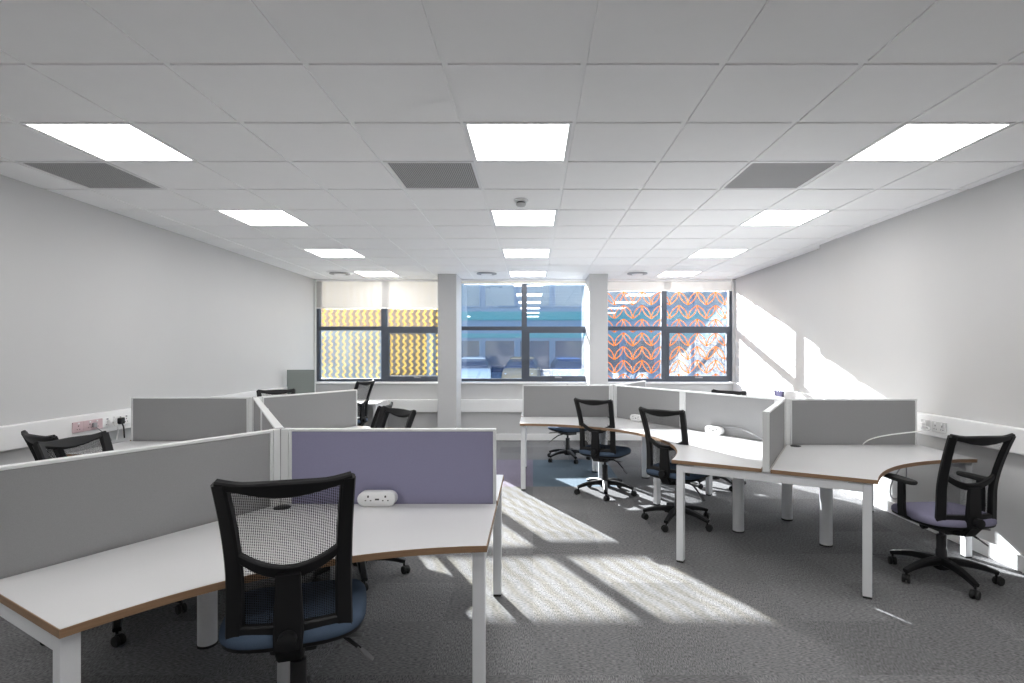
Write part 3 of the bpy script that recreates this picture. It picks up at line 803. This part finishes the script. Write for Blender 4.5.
# ------------------------------------------------------------------ outside
o = MB().box(-70, 70, YG + .2, 90, -.6, -.25).build('ground', mat('paving_outside', (.60, .59, .58), .9, noise=.08, nscale=1.5), smooth=False)
struct(o, 'pale paved yard outside the windows', 'ground')
BLUE = mat('blue_grey_cladding', (.155, .225, .33), .5, noise=.06, nscale=.7)
TEAL = mat('teal_spandrel', (.045, .25, .29), .4)
DGLASS = mat('dark_blue_glazing', (.03, .06, .12), .12, spec=.6)
UGLASS = mat('grey_blue_glazing', (.17, .21, .26), .2)
LGLASS = mat('grey_lilac_glazing', (.26, .25, .28), .2)
PALE = mat('pale_render', (.40, .385, .37), .8, noise=.04, nscale=2)
YB2 = 31.0
r = tag(empty('office_building', (3.2, YB2, -.25)), 'long blue-grey office block with teal bands opposite the windows', 'building')
MB().box(-8.4, 14, 0, 10, 0, 7.4).build('wall', BLUE, r, smooth=False)
MB().box(-8.5, 14.1, -.12, 10.1, 7.4, 7.75).build('roof_edge', PALE, r, smooth=False)
MB().box(-8.4, 14, -.06, 0, 3.55, 4.05).build('spandrel_band', TEAL, r, smooth=False)
MB().box(-8.4, 14, -.06, 0, 2.55, 2.8).build('spandrel_band', TEAL, r, smooth=False)
for row, (za, zb) in enumerate(((.5, 2.45), (4.3, 6.6))):
    for i in range(11):
        x = -8.0 + 2.0 * i
        f = MB().ring([(x, za), (x + 1.8, za), (x + 1.8, zb), (x, zb)], [(x + .07, za + .07), (x + 1.73, za + .07), (x + 1.73, zb - .07), (x + .07, zb - .07)], 0, .08)
        f.v = [(x_, -z_, y_) for x_, y_, z_ in f.v]
        fo = f.build('window', BLUE, r, smooth=False)
        MB().box(x + .07, x + 1.73, -.03, -.005, za + .07, zb - .07).build('pane', DGLASS if row == 0 else UGLASS, fo, smooth=False)
r = tag(empty('brick_building', (-10.45, YB2 - 1, -.25)), 'orange brick block with a pale ground floor beyond the zigzag film window', 'building')
MB().box(-7, 4.9, 0, 9, 3.1, 7.6).build('brick_wall', bricks(), r, smooth=False)
MB().box(-7, 4.9, .02, 9, 0, 3.1).build('ground_floor_wall', PALE, r, smooth=False)
MB().box(-7.1, 5, -.12, 9.1, 7.6, 7.9).build('roof_edge', PALE, r, smooth=False)
for i in range(5):
    x = -6.2 + 2.2 * i
    fo = MB().box(x, x + 1.4, -.02, .05, 1.0, 2.5).build('window', PALE, r, smooth=False)
    MB().box(x + .08, x + 1.32, -.03, -.02, 1.08, 2.42).build('pane', LGLASS, fo, smooth=False)
MB().box(2.45, 4.55, -.04, .02, .05, 2.9).build('garage_door', mat('brown_shutter', (.20, .12, .07), .6), r, smooth=False)

def car(x, y, rot, paint, label):
    r = tag(empty('parked_car', (x, y, -.25), rot), label, 'car', 'cars parked outside')
    # side profile along local y (front at -y), width by height
    def loft(secs, n=1):
        b = MB(); vs, fs = [], []
        for yy, zb, zt, wb, wt in secs:
            vs += [(-wb, yy, zb), (-wb * 1.01, yy, (zb + zt) / 2), (-wt, yy, zt - .05), (-wt * .82, yy, zt), (wt * .82, yy, zt), (wt, yy, zt - .05), (wb * 1.01, yy, (zb + zt) / 2), (wb, yy, zb)]
        m = len(secs)
        for k in range(m - 1):
            for i in range(8):
                j = (i + 1) % 8; fs.append((k * 8 + i, k * 8 + j, k * 8 + 8 + j, k * 8 + 8 + i))
        fs += [tuple(range(7, -1, -1)), tuple((m - 1) * 8 + i for i in range(8))]
        return b.add(vs, fs)
    loft([(-2.05, .28, .66, .72, .68), (-1.9, .20, .80, .84, .80), (-1.0, .18, .95, .88, .84), (.4, .18, .98, .88, .85), (1.5, .2, .98, .87, .82), (2.0, .28, .90, .80, .74)]).build('body', paint, r, ang=40)
    loft([(-.95, .92, .99, .78, .76), (-.25, .92, 1.40, .78, .62), (.7, .92, 1.46, .78, .62), (1.45, .92, 1.30, .76, .60), (1.85, .9, .99, .72, .66)]).build('cabin', DGLASS, r, ang=40)
    loft([(-.25, 1.39, 1.455, .60, .58), (.7, 1.43, 1.50, .60, .58), (1.40, 1.31, 1.36, .58, .56)]).build('roof', paint, r, ang=40)
    for sx in (-1, 1):
        MB().sweep([(sx * .60, -2.0, .66), (sx * .72, -1.93, .68)], .12, .05, (0, -.9, .3)).build('headlight', WHITE_PLASTIC, r)
        for yy in (-1.3, 1.3):
            MB().lathe([(.2, -.1), (.31, -.1), (.33, -.06), (.33, .06), (.31, .1), (.2, .1)], 20, (sx * .79, yy, .33), Matrix.Rotation(PI / 2, 4, 'Y')).build('wheel', RUBBER, r)
    MB().box(-.26, .26, -2.09, -2.04, .40, .50).build('number_plate', WHITE_PLASTIC, r, smooth=False)
CARW = mat('white_car_paint', (.75, .77, .80), .2); CARG = mat('gold_car_paint', (.42, .30, .17), .25); CARB = mat('blue_car_paint', (.10, .22, .50), .2)
car(-3.0, 27.2, .1, CARW, 'white car parked outside, seen low in the left half of the middle window')
car(-.55, 27.6, -.06, CARG, 'gold brown car parked outside, just left of the middle window mullion')
car(1.75, 27.0, .05, CARB, 'blue car parked outside, low in the right half of the middle window')

# ------------------------------------------------------------------ light
w = bpy.data.worlds.new('sky'); bpy.context.scene.world = w; w.use_nodes = True
nt = w.node_tree; bg = nt.nodes['Background']
sk = nt.nodes.new('ShaderNodeTexSky'); sk.sky_type = 'NISHITA'; sk.sun_disc = False
sk.sun_elevation = R(18); sk.sun_rotation = R(-27); sk.altitude = 50
nt.links.new(sk.outputs[0], bg.inputs[0]); bg.inputs[1].default_value = .25
sd = bpy.data.lights.new('sun', 'SUN'); sd.energy = 16.5; sd.angle = R(.5); sd.color = (1, .97, .93)
so = bpy.data.objects.new('sun', sd); C.objects.link(so)
so.rotation_euler = Vector((.51, -1, -.36)).to_track_quat('-Z', 'Y').to_euler()
so.location = (-8, 30, 12)

# ------------------------------------------------------------------ camera
cd = bpy.data.cameras.new('camera'); co = bpy.data.objects.new('camera', cd); C.objects.link(co)
co.location = (0, 0, CAM_H); co.rotation_euler = (PI / 2, 0, 0)
cd.sensor_width = 36; cd.lens = FOC / 1024 * 36; cd.clip_start = .02
cd.shift_x = -(533 - 512) / 1024; cd.shift_y = (352 - 341.5) / 1024
sc = bpy.context.scene; sc.camera = co
sc.view_settings.view_transform = 'Standard'; sc.view_settings.look = 'None'
sc.view_settings.exposure = 1.7; sc.view_settings.gamma = 1; sc.view_settings.use_curve_mapping = False
sc.cycles.use_denoising = True
sc.cycles.max_bounces = 10; sc.cycles.diffuse_bounces = 6; sc.cycles.transparent_max_bounces = 24
sc.cycles.sample_clamp_indirect = 6; sc.cycles.caustics_reflective = False; sc.cycles.caustics_refractive = False
